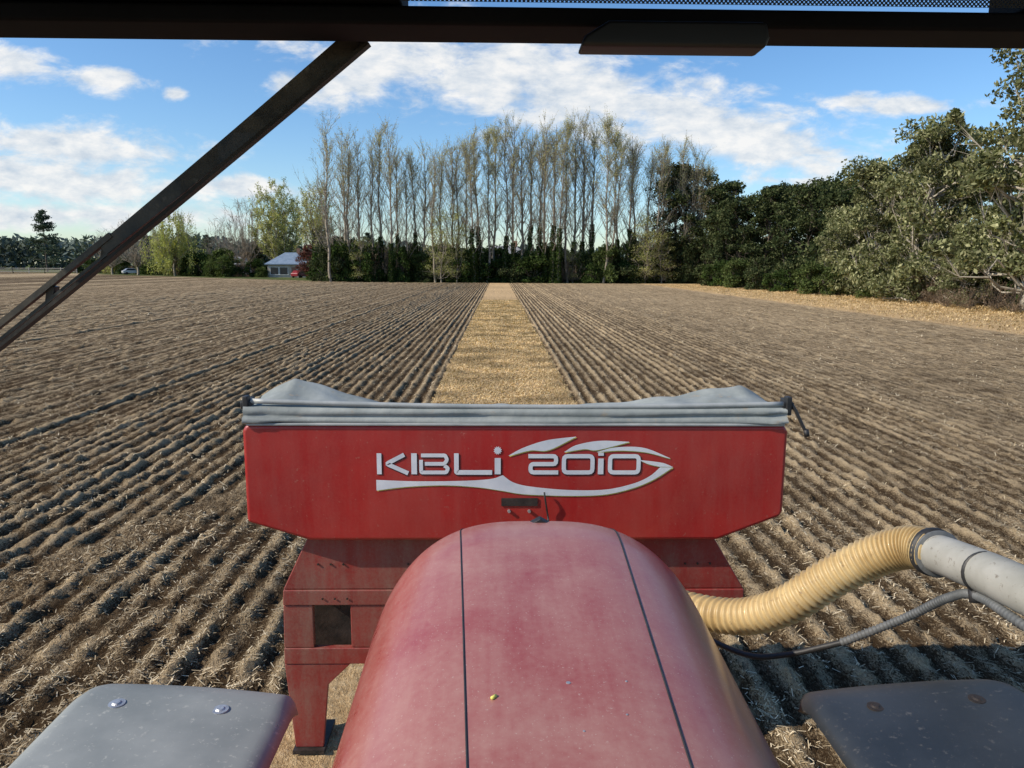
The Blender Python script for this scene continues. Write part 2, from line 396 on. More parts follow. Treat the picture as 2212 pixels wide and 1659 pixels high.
def clumped(seed,H,h0,R,nclump,per,cr,lsize,hang=.2,trunk_r=.35,limbk=4,flat=.75,bark_r=.07,shell=.38):
    rg=np.random.default_rng(seed);segs=[];tp=[np.zeros(3)];K=7;HT=H*.8
    for i in range(K):
        q=np.array([tp[-1][0]+rg.normal()*.22,tp[-1][1]+rg.normal()*.22,(i+1)/K*HT])
        segs.append([*tp[-1],*q,trunk_r*(1-i/K*.85),trunk_r*(1-(i+1)/K*.85)]);tp.append(q)
    tp=np.array(tp);Cs=[];lob=rg.random(8)*6.28
    for c in range(nclump):
        a=rg.random()*6.28;t=rg.random();z=h0+(H-h0)*t
        env=math.sqrt(max(.02,1-abs(2*(t**.85)-.85)**2.3/1.6))
        rad=R*env*(rg.random()**shell)*(.76+.24*math.sin(3*a+lob[0]+z*.35)+.18*math.sin(5*a+lob[1]+z))
        c0=np.array([rad*math.cos(a),rad*math.sin(a),z]);Cs.append(c0)
        zb=max(h0*.5,z-rad*.8-.8);zb=min(zb,HT*.97);bp=np.array([np.interp(zb,tp[:,2],tp[:,k]) for k in range(3)])
        pts=limb(bp,c0,bark_r*rg.uniform(.7,1.5),.02,segs,limbk,-.06,.5,rg)
        for s in range(4):
            segs.append([*pts[-2],*(c0+rg.normal(size=3)*cr*.6),.02,.006])
    Cs=np.array(Cs);n=nclump*per;idx=np.repeat(np.arange(nclump),per)
    sz=rg.uniform(.55,1.35,nclump)[idx][:,None]
    g=rg.normal(size=(n,3));g/=np.linalg.norm(g,axis=1,keepdims=True);g*=rg.random((n,1))**.45
    C=Cs[idx]+g*cr*sz*np.array([1.15,1.15,flat])
    C+=.3*cr*np.stack([np.sin(C[:,1]*2.1+C[:,2]),np.sin(C[:,2]*2.3+C[:,0]),np.sin(C[:,0]*2.7)*.6],-1)
    C=C[C[:,2]>.05]
    return segs,leaves(C,lsize,hang,rg)
def fan(seed,H,R,leafn,lsize,droop=0,nl=34,tr=.3,fork=.14,base=.3,tw=.014):
    """short trunk forking into many up-curving limbs that fill a rounded dome"""
    rg=np.random.default_rng(seed);segs=[];tips=[]
    ft=np.array([0,0,H*fork]);limb((0,0,0),ft,tr,tr*.75,segs,3,0,.2,rg)
    for i in range(nl):
        a=i*2.399+rg.normal()*.2;f=math.sqrt((i+.5)/nl)
        rad=R*f*rg.uniform(.85,1.05);z=H*(base+(1-base)*math.sqrt(max(0,1-f**2.4)))*rg.uniform(.93,1.0)
        e=np.array([rad*math.cos(a),rad*math.sin(a),max(z,H*fork*1.3)])
        s=ft*rg.uniform(.8,1.0)
        mid=s+(e-s)*np.array([.62,.62,.38]);p0=limb(s,mid,tr*.33,tr*.18,segs,3,0,.3,rg);p1=limb(mid,e,tr*.18,.015,segs,4,0,.3,rg)
        pts=p0[1:]+p1[1:]
        for k in range(14):
            j=rg.integers(1,len(pts));g_=rg.random();q0=pts[j-1]*(1-g_)+pts[j]*g_
            dv=(e-s)/np.linalg.norm(e-s)*.7+rg.normal(size=3)*.42+np.array([0,0,.45]);dv/=np.linalg.norm(dv)
            l=rg.uniform(.08,.2)*H*.7;q1=q0+dv*l;segs.append([*q0,*q1,.024,tw*.6]);tips.append(np.concatenate([q0,q1]))
            for m_ in range(3):
                g2=rg.random();q2=q0*(1-g2)+q1*g2;d2=dv+rg.normal(size=3)*.5;d2/=np.linalg.norm(d2);q3=q2+d2*l*.5
                segs.append([*q2,*q3,tw,tw*.5]);tips.append(np.concatenate([q2,q3]))
    T=np.array(tips);lv=None
    if leafn:
        idx=rg.integers(0,len(T),leafn);f=rg.random((leafn,1));C=T[idx,:3]*(1-f)+T[idx,3:]*f+rg.normal(size=(leafn,3))*.15
        if droop: C[:,2]-=rg.random(leafn)**.7*H*droop*ss(.1,.9,np.hypot(C[:,0],C[:,1])/R);C=C[C[:,2]>.3]
        lv=leaves(C,lsize,1.5 if droop else 0,rg)
    return segs,lv

GP="tall poplars in a row behind the field"
px_list=[]
x=-26.5
while x<34:
    px_list.append(x);x+=random.uniform(.9,1.75)
lbl_i="tall slender poplar with ivy-clad trunk, thin spring leaf"
lbl_n="tall slender bare poplar with thin pale spring leaf"
def prof(x):
    return float(np.interp(x,[-27,-22,-17,-13,-8,-2,6,14,20,26,34],[23.6,24.3,22.6,20.6,22.2,24.2,24.6,24.3,23.2,21.8,20]))
srcs=[]
for i in range(7):
    srcs.append(poplar(100+i,23,58,i%2==0,3600 if i!=3 else 6500,1.0 if i<5 else 1.4))
made={}
for i,x in enumerate(px_list):
    v=random.randrange(7) if i>1 else 5+i
    y=random.choice([118.8,120.5,122.5])+random.uniform(-.6,.6)
    s=prof(x)/23*random.uniform(.88,1.05)
    if x<-20: v=5+i%2
    lb=lbl_i if v%2==0 else lbl_n
    if v not in made:
        a,l,iv=srcs[v];e=assemble('poplar_tree',lb,'tree',(x,y,0),a,4,M['bark'],l,M['lf_pop'],GP,iv);made[v]=e
        e.rotation_euler[2]=random.random()*6.28;e.scale=(s,s,s)
    else: clone(made[v],(x,y,0),random.random()*6.28,(s*random.uniform(.9,1.1),)*2+(s,))

a,l=clumped(31,11,1.2,2.3,46,80,.9,.10,.1,.14,bark_r=.03)
e=assemble('leafy_tree',"slim yellow-green spring tree among the poplars",'tree',(-9,117.9,0),a,4,M['bark'],l,M['lf_yel'],"young trees under the poplars")
clone(e,(-6.6,119,0),2,(.9,.9,1.05));clone(e,(23.2,118,0),1,(1.2,1.2,.95));clone(e,(26,119,0),4,(1.1,1.1,.7));clone(e,(-22,120,0),5,(1,1,.62));clone(e,(12,121,0),5,(.8,.8,.6))

GE="dark evergreens closing the end of the field"
a,l=clumped(41,18.5,3,6.2,95,210,1.35,.27,.1,.4)
e1=assemble('evergreen_tree',"tall bushy dark evergreen standing behind the poplars",'tree',(29.5,123,0),a,4,M['barkdark'],l,M['lf_dark'],GE)
clone(e1,(35.5,119,0),2,(.9,.9,.84));clone(e1,(42,112,0),4,(.95,.95,.78));clone(e1,(37.5,104,0),1.2,(.75,.75,.70))
a,l=clumped(42,12.5,.3,5.2,90,210,1.25,.25,.1,.35)
e2=assemble('evergreen_tree',"dense dark green evergreen with foliage to the ground",'tree',(39,94,0),a,4,M['barkdark'],l,M['lf_dark'],GE)
clone(e2,(33.5,106,0),2,(.9,.9,.9));clone(e2,(41,86,0),3,(1,1,1.0));clone(e2,(44,99,0),5,(1.1,1.1,1.1));clone(e2,(33,112,0),.7,(.8,.8,.75));clone(e2,(47,80,0),.7,(1.1,1.1,1.05))

GG="gum trees along the side of the field"
a,l=clumped(51,17.5,2.5,6.4,120,250,1.0,.20,.5,.45,bark_r=.09)
g1=assemble('gum_tree',"large gum tree with olive crown and pale limbs",'tree',(34.2,47.5,0),a,6,M['barkpale'],l,M['lf_euc'],GG)
a,l=clumped(52,13.6,.5,5.2,120,250,.95,.19,.4,.4,bark_r=.08)
g2=assemble('gum_tree',"rounded olive gum tree with foliage reaching the grass",'tree',(34.2,58.5,0),a,6,M['barkpale'],l,M['lf_euc'],GG)
a,l=clumped(53,12.3,.4,4.6,105,250,.95,.19,.4,.35,bark_r=.07)
g3=assemble('gum_tree',"broad low gum tree with dense grey-green crown",'tree',(34.4,68.5,0),a,6,M['barkpale'],l,M['lf_euc'],GG)
clone(g2,(42,52,0),2.1,(1.15,1.15,1.15));clone(g1,(44,62,0),1,(.95,.95,.80));clone(g3,(41,76,0),3,(1.05,1.05,.95));clone(g3,(36.5,78.5,0),5,(.75,.75,.72))
clone(g1,(35.8,37.5,0),3.3,(1,1,1.0));clone(g2,(33.2,53,0),4.4,(.5,.5,.42))

a,l=fan(61,14.5,6.5,15000,.19,.45,30,.3,.2,.45)
assemble('willow_tree',"weeping willow with bright yellow-green drooping leaf",'tree',(-72,168,0),a,4,M['bark'],l,M['lf_willow'])
a,l=fan(62,18,6.5,900,.12,0,34,.32,.16,.35,.02)
b1=assemble('bare_tree',"leafless spreading tree beside the farmhouse",'tree',(-57,172,0),a,4,M['bark'],l,M['lf_brown'],"bare trees near the farmhouse")
clone(b1,(-84,176,0),2,(.9,.9,.72));clone(b1,(-65,180,0),4,(.9,.9,.70));clone(b1,(-28.5,132,0),4,(.6,.6,.66));clone(b1,(-37,158,0),1,(.7,.7,.6));clone(b1,(-95,186,0),5,(.8,.8,.6))
a,l=fan(63,20,6.3,26000,.18,0,40,.4,.12,.42,.02)
assemble('leafy_tree',"round crowned tree covered in yellow-green spring leaf",'tree',(-48.5,168,0),a,4,M['bark'],l,M['lf_yel'])
a,l=fan(64,17.5,4.0,9000,.16,0,26,.4,.3,.5,.02)
rg=np.random.default_rng(9);n=6000;z=rg.random(n)*9.0;aa=rg.random(n)*6.28;rr=.4+rg.random(n)*.6
iv=leaves(np.stack([rr*np.cos(aa),rr*np.sin(aa),z],-1),.2)
assemble('ivy_tree',"spring tree with thick dark ivy on its trunk",'tree',(-33.5,140,0),a,4,M['bark'],l,M['lf_yel'],None,iv)
a,l=clumped(65,6.4,.8,2.7,45,150,.8,.18,0,.15)
assemble('maple_tree',"small red-leaved maple beside the farmhouse",'tree',(-37.6,151,0),a,4,M['barkdark'],l,M['lf_red'])
def conifer(seed,H,R):
    rg=np.random.default_rng(seed);segs=[[0,0,0,0,0,H,.35,.03]];C=[]
    for i in range(75):
        t=rg.random()**.8;z=H*(.12+.86*t);L=R*(1-t)**.7*rg.uniform(.7,1.1)+.3;a=rg.random()*6.28
        p1=np.array([L*math.cos(a),L*math.sin(a),z+L*.12]);segs.append([0,0,z,*p1,.06,.02])
        n=90;f=rg.random((n,1))**.6;c=np.array([0,0,z])*(1-f)+p1*f+rg.normal(size=(n,3))*np.array([.35,.35,.18]);C.append(c)
    return segs,leaves(np.concatenate(C),.28,.2,rg)
a,l=conifer(71,18,6)
M['lf_con']=leafmat('leaf_conifer',(.05,.07,.05),(.08,.11,.075),(.13,.16,.10),.1,.3)
c1=assemble('conifer_tree',"broad dark conifer above the distant wood",'tree',(-134,225,0),a,4,M['barkdark'],l,M['lf_con'],"conifers by the paddock")
clone(c1,(-118,235,0),1,(.5,.5,.66));clone(c1,(-100,215,0),3,(.5,.5,.62));clone(c1,(-60,187,0),3,(.4,.4,.5));clone(c1,(-26,150,0),3,(.5,.5,.5));clone(c1,(-73,190,0),3,(.5,.5,.55))

GS="shrubs along the field edge"
sh=[]
for i,(mt,lb) in enumerate([('lf_green',"leafy green shrub at the field edge"),('lf_ivy',"dense dark green shrub under the trees"),('lf_brown',"twiggy brown leafless shrub at the field edge"),('lf_dark',"dark evergreen bush at the field edge"),('lf_yel',"yellow-green flowering bush at the field edge")]):
    if i==2: a,l=fan(82,3.6,2.2,500,.10,0,26,.05,.05,.35,.010)
    else: a,l=clumped(80+i,3.6,.1,2.1,34,160,.75,.17,0,.08,bark_r=.03)
    sh.append((a,l,M[mt],lb))
first={}
def shrub(kind,x,y,s,sz=None):
    if kind not in first:
        a,l,mt,lb=sh[kind];first[kind]=assemble('shrub',lb,'shrub',(x,y,0),a,4,M['lf_brown'] if kind==2 else M['barkdark'],l,mt,GS);first[kind].scale=(s,s,sz or s)
    else: clone(first[kind],(x,y,0),random.random()*6.28,(s,s,sz or s))
x=-27
while x<42:
    kd=random.choice([0,1,1,3,3,0,2,1,2]);shrub(kd,x,random.uniform(119.2,124.5),random.uniform(.75,1.45),random.uniform(.6,1.7));x+=random.uniform(1.0,2.1)
x=-27
while x<40:
    kd=random.choice([0,1,3,3]);shrub(kd,x,random.uniform(128,134),random.uniform(1.3,1.9),random.uniform(1.0,1.9));x+=random.uniform(2.6,4.4)
x=-28
while x>-122:
    ye=119+(-24-x)*.92+6
    if not(-56<x<-33): shrub(random.choice([0,4,1,2,2,0,1]),x,ye+random.uniform(0,6),random.uniform(.7,1.4),random.uniform(.5,1.25))
    x-=random.uniform(2.0,4.2)
for (x,y,s,kd) in [(-60,164,1.5,0),(-67,168,1.4,1),(-56,170,1.5,2),(-34,146,1.3,3),(-31,144,1.3,1),(-35.5,160,2.2,3),(-52,176,2.2,1),(-75,176,1.7,4),(-51.5,160,1.0,1),(-49,156.5,.55,0),(-54.5,160,1.5,2)]: shrub(kd,x,y,s,s)
for (x,y,s,kd) in [(31.4,75,.8,0),(32,71,.7,0),(31.3,82,.8,1),(30.8,88,.9,3),(33,65,.6,0),(31.6,49.5,.5,2),(32.2,47.6,.55,2),(31.4,51.5,.45,2),(32.4,54.5,.5,2),(32.0,45.5,.55,2),(32.4,43.3,.5,2),(33,57,.5,2),(36,50,1,1),(36.5,55,1,3),(37,62,1.2,3),(37,45,1.1,3),(34.5,41,.9,2),(38.5,59,1.6,1),(39,68,1.7,3),(38.5,73,1.6,1),(38,83,1.5,3),(34,98,1.2,3),(31,103,1.1,1),(39.5,53,1.7,3),(39.5,48,1.7,1),(30.5,96,.9,0),(40,43,1.7,3)]: shrub(kd,x,y,s,s*random.uniform(.8,1.1))

rg=np.random.default_rng(77)
n=42000
a=rg.random(n);xx=-420+a*800;yy=290+rg.random(n)*25+np.abs(xx)*.05
top=5+3*vn(xx*.05,xx*0,31)+4*vn(xx*.22,xx*0,32)+3*vn(xx*.7,xx*0,33)+2*ss(-60,-130,xx)
zz=rg.random(n)**.8*top
V,F=leaves(np.stack([xx,yy,zz],-1),1.5,0,rg)
solo('distant_woodland',V,F,M['lf_far'],"far-off plantation along the horizon, haze tinted into its leaf colour","woodland","stuff")

# ------------------------------------------------------------------ houses
M['wall']=surf('weatherboard',(.36,.33,.27),(.48,.44,.37),2,.8)
M['brick']=surf('brick_wall',(.22,.12,.08),(.32,.18,.12),6,.9)
M['roof']=surf('painted_steel_roof',(.17,.23,.31),(.25,.32,.41),2,.5,.1)
M['roof2']=surf('grey_roof',(.20,.21,.22),(.30,.31,.32),2,.6)
M['win']=surf('window_glass',(.02,.03,.04),(.04,.05,.06),2,.1,0,0)
M['white']=surf('white_paint',(.70,.70,.68),(.80,.80,.78),2,.5)
def house(loc,rz,W,D,h,rh,wm,rm,label):
    e=thing('farmhouse',label,'house',loc);e.rotation_euler[2]=rz
    o=part('wall',*box(-W/2,W/2,-D/2,D/2,0,h),wm,e,False,False)
    ov=.5;q=D/2*.95
    V=[(-W/2-ov,-D/2-ov,h),(W/2+ov,-D/2-ov,h),(W/2+ov,D/2+ov,h),(-W/2-ov,D/2+ov,h),(-W/2+q,0,h+rh),(W/2-q,0,h+rh),
       (-W/2-ov,-D/2-ov,h-.18),(W/2+ov,-D/2-ov,h-.18),(W/2+ov,D/2+ov,h-.18),(-W/2-ov,D/2+ov,h-.18)]
    F=[[0,1,5,4],[1,2,5],[2,3,4,5],[3,0,4],[6,7,1,0],[7,8,2,1],[8,9,3,2],[9,6,0,3]]
    r=part('roof',V,F,rm,e,False,False)
    part('chimney',*box(W*.15,W*.15+.7,-.3,.4,h+rh*.5,h+rh+.9),M['brick'],r,False,False)
    for wx in(-W*.34,-W*.12,W*.33):
        wdw=part('window',*box(wx-.8,wx+.8,-D/2-.03,-D/2+.05,.6,2.1),M['win'],e,False,False)
        fr=merge([box(wx-.9,wx+.9,-D/2-.06,-D/2-.005,2.1,2.2),box(wx-.95,wx+.95,-D/2-.1,-D/2-.005,.5,.6),box(wx-.9,wx-.8,-D/2-.06,-D/2-.005,.6,2.1),box(wx+.8,wx+.9,-D/2-.06,-D/2-.005,.6,2.1)])
        part('frame',*fr,M['white'],wdw,False,False)
    part('door',*box(W*.06,W*.06+.95,-D/2-.04,-D/2+.05,.1,2.1),M['brick'],e,False,False)
    return e
house((-44.3,161,0),.12,8.6,6.6,2.8,2.4,M['wall'],M['roof'],"cream farmhouse with a blue-grey hipped steel roof")
house((-59,172,0),.0,8,6,2.6,1.8,M['brick'],M['roof2'],"low brick outbuilding with grey roof beside farmhouse")
house((1,142,0),-.1,12,8,3.4,3.0,M['wall'],M['roof2'],"pale house half hidden behind the poplars")
M['carred']=surf('car_red',(.22,.02,.03),(.28,.03,.04),1,.3,0,0,.8)
M['carwhite']=surf('car_white',(.60,.60,.60),(.70,.70,.70),1,.3,0,0,.8)
M['rubber']=surf('rubber',(.015,.015,.015),(.035,.033,.03),10,.8)
def car(loc,rz,mt,label):
    e=thing('parked_car',label,'car',loc);e.rotation_euler[2]=rz
    prof=[(-2.1,.35),(2.1,.35),(2.15,.75),(1.9,.95),(.95,1.02),(.35,1.5),(-1.1,1.52),(-1.75,1.05),(-2.15,.95)]
    b=part('body',*prism(prof,-.85,.85),mt,e,False,False);bevel(b,.08,2)
    w_=[(.85,1.04),(.32,1.43),(-1.05,1.45),(-1.6,1.06)]
    part('window',*prism(w_,-.862,.862),M['win'],e,False,False)
    for sx in(-1.35,1.35):
        for sy in(-.8,.8):
            wv_,wf=sweep([(sx,sy-.1,.33),(sx,sy,.33),(sx,sy+.1,.33)],[.30,.33,.30],16)
            part('wheel',wv_,wf,M['rubber'],e,True,False)
    return e
car((-40.4,153.5,0),1.2,M['carred'],"small red hatchback parked beside the farmhouse")
car((-90.5,186.5,0),.7,M['carwhite'],"white car parked behind the field hedge")
M['timber']=surf('weathered_timber',(.30,.27,.22),(.45,.42,.36),4,.85)
for sgi in range(3):
    x0=-131+sgi*8
    e=thing('wooden_fence',"weathered post and rail fence at the paddock",'fence',(x0,192,0),"fence panels at the paddock")
    for k in range(3): part('post',*box(k*4-.08,k*4+.08,-.08,.08,0,1.6),M['timber'],e,False,False)
    for z in(.45,.85,1.3): part('rail',*box(0,7.9,-.13,-.085,z,z+.14),M['timber'],e,False,False)

# ------------------------------------------------------------------ hopper
def redpaint(name,c1,c2,dust,amt,rough):
    m,nt,b=newmat(name);t=N(nt,'ShaderNodeTexCoord').outputs['Object']
    base=ramp(nt,noise(nt,t,2.0,4,.6),[(.35,c1),(.65,c2)])
    mp=N(nt,'ShaderNodeMapping');mp.inputs['Scale'].default_value=(9,9,1.1);nt.links.new(t,mp.inputs[0])
    st=noise(nt,mp.outputs[0],1.6,5,.65);sp_=noise(nt,t,70,4,.7);lg=noise(nt,t,1.4,3,.6,.5)
    f=mth(nt,'ADD',mth(nt,'MULTIPLY',st,.5),mth(nt,'MULTIPLY',lg,.5));f=mth(nt,'ADD',f,mth(nt,'MULTIPLY',mth(nt,'SUBTRACT',sp_,.5),.35))
    f=ramp(nt,f,[(.42,0),(.70,amt)]);c=mixc(nt,f,base,dust)
    c=mixc(nt,ramp(nt,noise(nt,t,55,2,.5),[(.70,0),(.735,.55)]),c,dust)
    nt.links.new(c,b.inputs['Base Color']);r=N(nt,'ShaderNodeMapRange');r.inputs[3].default_value=rough;r.inputs[4].default_value=rough+.35
    nt.links.new(f,r.inputs[0]);nt.links.new(r.outputs[0],b.inputs['Roughness']);b.inputs['Coat Weight'].default_value=.12
    bump(nt,b,lg,.12,.03);return m
M['redh']=redpaint('hopper_red',(.31,.014,.014),(.40,.022,.019),(.35,.12,.09),.32,.36)
M['redf']=redpaint('frame_red',(.19,.020,.017),(.28,.032,.026),(.24,.15,.11),.75,.5)
M['tarp']=surf('tarpaulin',(.19,.21,.20),(.32,.34,.32),4,.7,0,.35,.01,0,(.30,.26,.20),12)
M['bar']=surf('dusty_bar',(.28,.30,.29),(.42,.43,.41),6,.5,.1,.1,.002)
M['blk']=surf('black_plastic',(.012,.012,.013),(.03,.03,.03),10,.55)
M['dark']=surf('dark_steel',(.02,.017,.015),(.06,.045,.038),12,.6,.3)
M['letter']=surf('letter_white',(.58,.61,.65),(.76,.78,.80),5,.35,0,0,0,.3)
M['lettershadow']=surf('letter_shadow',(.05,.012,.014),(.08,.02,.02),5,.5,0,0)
M['yel']=surf('letter_yellow',(.62,.58,.10),(.75,.70,.16),5,.45,0,0)
M['bolt']=surf('zinc_bolt',(.35,.35,.36),(.55,.55,.55),20,.4,.6)
hp=thing('seed_hopper',"red front-mounted seed hopper with grey rolled tarpaulin",'seed hopper',(.1,3.95,0))
FY=3.85
poly=[(-1.355,1.47),(-1.02,1.365),(1.20,1.365),(1.545,1.50),(1.555,1.53),(1.555,1.975),(1.535,2.01),(-1.335,2.01),(-1.355,1.975)]
bn=part('bin',*prism(poly,FY,4.33),M['redh'],hp);bevel(bn,.022,3)
lip=part('rim',*merge([box(-1.33,1.53,FY-.012,FY+.04,2.005,2.02)]),M['bar'],hp);bevel(lip,.005,2)
nu,nv=140,26
xx=np.linspace(-1.335,1.535,nu);yv=np.linspace(3.90,4.33,nv)
Xg,Yg=np.meshgrid(xx,yv);t=(Yg-3.90)/.43
zt=2.085-.07*np.sin(np.clip(t*1.6,0,1)*math.pi/2)
def pk(cx,lw,rw,h): 
    d=Xg-cx;return h*np.clip(1-np.where(d<0,-d/lw,d/rw),0,1)
zt+= (pk(-1.145,.34,.62,.195)+pk(1.38,.96,.25,.16))*np.clip(1-np.abs(Yg-4.15)/.25,0,1)**.8
zt+=.005*np.sin(Xg*23+Yg*9)+.012*vn(Xg*5,Yg*9,44)+.006*np.abs(np.sin(Xg*9+Yg*22))
V=np.stack([Xg,Yg,zt],-1).reshape(-1,3);ii=np.arange(nu-1)[None]+np.arange(nv-1)[:,None]*nu
F=np.stack([ii,ii+1,ii+nu+1,ii+nu],-1).reshape(-1,4)
part('tarpaulin',V,F,M['tarp'],hp,True)
prof=[(3.905,2.105),(3.868,2.097),(3.855,2.078),(3.862,2.064),(3.866,2.056),(3.850,2.047),(3.842,2.032),(3.846,2.022),(3.865,2.017)]
V=[];nn=200
for k in range(nn):
    x=-1.345+2.89*k/(nn-1)
    e_=max(0,abs((x-.1)/1.445)-.80)/.20
    for j,(yy_,zz_) in enumerate(prof):
        wv_=.003*math.sin(x*4+j*.7)+.003*math.sin(x*11+j*1.1)*(0.3+e_)+.003*math.sin(x*37+j)*e_
        V.append((x,yy_+wv_-.012*e_,zz_+wv_*.7-.008*math.sin((x+1.3)/2.9*math.pi)+.006*e_*math.sin(j*1.6+x*14)))
J=len(prof)
F=[[k*J+j,k*J+j+1,(k+1)*J+j+1,(k+1)*J+j] for k in range(nn-1) for j in range(J-1)]
part('tarpaulin_fold',V,F,M['tarp'],hp,True)
path=[(x,3.885,2.125-.024*math.sin((x+1.3)/2.85*math.pi)-.004*x) for x in np.linspace(-1.31,1.53,40)]
part('roll_bar',*sweep(path,.014,12),M['bar'],hp,True)
for sx,cx in((-1,-1.335),(1,1.555)):
    V,F=merge([box(cx-.015,cx+.015,3.86,3.91,2.06,2.16),box(cx-.03,cx+.03,3.87,3.90,2.09,2.13),box(cx-.012,cx+.02,3.89,3.97,2.10,2.14)])
    bevel(part('bar_bracket',V,F,M['blk'],hp),.006)
part('crank_handle',*merge([sweep(spline([(1.56,3.88,2.13),(1.585,3.87,2.10),(1.62,3.86,2.03),(1.65,3.85,1.97)],10),.009,8),sweep([(1.648,3.85,1.985),(1.655,3.845,1.95)],.014,8)]),M['blk'],hp,True)
pan=[prism([(-1.05,1.362),(-1.20,1.05),(1.39,1.05),(1.20,1.362)],3.93,4.3),
 prism([(-1.20,1.048),(-1.205,.958),(1.392,.958),(1.39,1.048)],3.922,3.97),
 prism([(-1.205,.956),(-1.21,.70),(-1.04,.70),(-1.04,.956)],3.93,3.97),
 prism([(-.83,.956),(-.83,.70),(1.12,.70),(1.12,.956)],3.93,3.97),
 prism([(-1.21,.698),(-1.212,.60),(1.12,.60),(1.12,.698)],3.926,3.97)]
fr=part('frame',*merge(pan),M['redf'],hp);bevel(fr,.006,2)
part('inner_panel',*box(-1.15,1.1,4.10,4.12,.62,1.04),M['dark'],hp)
for s in(-1,1):
    c0=.0 if s<0 else -.10
    pl=[(c0+s*1.212,.598),(c0+s*1.17,.08),(c0+s*1.01,.08),(c0+s*.97,.47),(c0+s*.84,.598)]
    V,F=merge([prism(pl,3.93,3.96),prism([(pl[0][0],.598),(pl[1][0],.08),(pl[1][0]-s*.03,.08),(pl[0][0]-s*.03,.598)],3.962,4.15)])
    lg=part('leg',V,F,M['redf'],hp);bevel(lg,.004,1)
    part('foot_plate',*box(min(pl[1][0],pl[2][0])-.01,max(pl[1][0],pl[2][0])+.01,3.9,4.2,.055,.079),M['dark'],hp)
rv=[]
for xx_ in(-1.0,-.93,-.86,1.12,1.05,1.19,-.5):
    rv.append(sweep([(xx_,3.928,1.20),(xx_,3.922,1.20)],.006,8));rv.append(sweep([(xx_*.98,3.918,1.0),(xx_*.98,3.914,1.0)],.006,8))
part('rivet',*merge(rv),M['dark'],hp)
def fx(px):return (px-1076)*.00248
def fz(py):return 2.01-(py-918)*.002566
def rounded(pts,closed,r=6):
    out=[];n=len(pts)
    for i,p in enumerate(pts):
        if not closed and i in(0,n-1): out.append(p);continue
        a=np.array(pts[i-1],float);b=np.array(p,float);c=np.array(pts[(i+1)%n],float)
        d1=(a-b);l1=np.linalg.norm(d1);d2=c-b;l2=np.linalg.norm(d2);q=min(r,l1*.45,l2*.45)
        s=b+d1/l1*q;e=b+d2/l2*q
        for t in(0,.33,.67,1): out.append(tuple((1-t)**2*s+2*t*(1-t)*b+t*t*e))
    return out
def stroke(pts,wd,closed=False,r=6):
    P=np.array(rounded(pts,closed,r) if r else pts,float);n=len(P);Lf=[];Rt=[]
    for i in range(n):
        if closed or 0<i<n-1:
            d1=P[i]-P[i-1];d2=P[(i+1)%n]-P[i]
        elif i==0:d1=d2=P[1]-P[0]
        else:d1=d2=P[i]-P[i-1]
        d1=d1/np.linalg.norm(d1);d2=d2/np.linalg.norm(d2);nm=np.array([-(d1+d2)[1],(d1+d2)[0]]);nm/=max(np.linalg.norm(nm),1e-6)
        k=1/max(.5,nm.dot([-d1[1],d1[0]]));Lf.append(P[i]+nm*wd/2*k);Rt.append(P[i]-nm*wd/2*k)
    V=Lf+Rt;m=n if closed else n-1
    F=[[i,(i+1)%n,(i+1)%n+n,i+n] for i in range(m)]
    return V,F
def face(VF,dy):
    V,F=VF;return np.array([(fx(a),FY-dy,fz(b)) for a,b in V]),F
ST=[([(820,978),(820,1023)],10,0,0),([(874,981),(836,1000.5),(882,1021)],9,0,5),([(895,978),(895,1023)],12,0,0),
([(910,982.5),(962,982.5),(966,992),(960,1000.5),(918,1000.5)],8,0,3),([(960,1004.5),(968,1010),(964,1019),(910,1019),(910,992)],8,0,3),
([(986,978),(986,1019),(1063,1019)],10,0,3),([(1075,988),(1075,1023)],13,0,0),
([(1141,984),(1201,984),(1201,1001),(1146,1001),(1146,1019),(1206,1019)],9,0,7),([(1218,984),(1280,984),(1280,1019),(1218,1019)],9,1,8),([(1298,989),(1298,1023)],12,0,0),([(1298,976),(1298,983)],12,0,0),([(1318,984),(1380,984),(1380,1019),(1318,1019)],9,1,8)]
def fix(vf):
    V,F=vf;nf=[]
    for f in F:
        a,b,c=[np.array(V[i]) for i in f[:3]];n=np.cross(b-a,c-a)
        nf.append(f if n[1]<0 else f[::-1])
    return V,nf
gear=[(1075+(9.5 if k%2 else 6.5)*math.cos(k*math.pi/12),972+(9.5 if k%2 else 6.5)*math.sin(k*math.pi/12)) for k in range(24)]
for nm_,grp in(('word_lettering',ST[:7]),('number_lettering',ST[7:])):
    lt=[];ls=[]
    for i_,(pts,wd,cl,r) in enumerate(grp):
        lt.append(face(stroke(pts,wd,bool(cl),r),.004))
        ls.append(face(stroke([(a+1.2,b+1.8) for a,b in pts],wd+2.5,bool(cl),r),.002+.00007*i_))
    if nm_[0]=='w': lt.append(face((gear,[list(range(24))]),.004))
    sg=part(nm_,*fix(merge(lt)),M['letter'],hp)
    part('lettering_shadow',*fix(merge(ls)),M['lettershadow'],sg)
def band(top,bot,dy,n=40,off=(0,0)):
    a=spline([(x,y,0) for x,y in top],n)[:,:2]+off;b=spline([(x,y,0) for x,y in bot],n)[:,:2]+off
    V=list(a)+list(b);F=[[i,i+1,i+n+2,i+n+1] for i in range(n)]
    return face((V,F),dy)
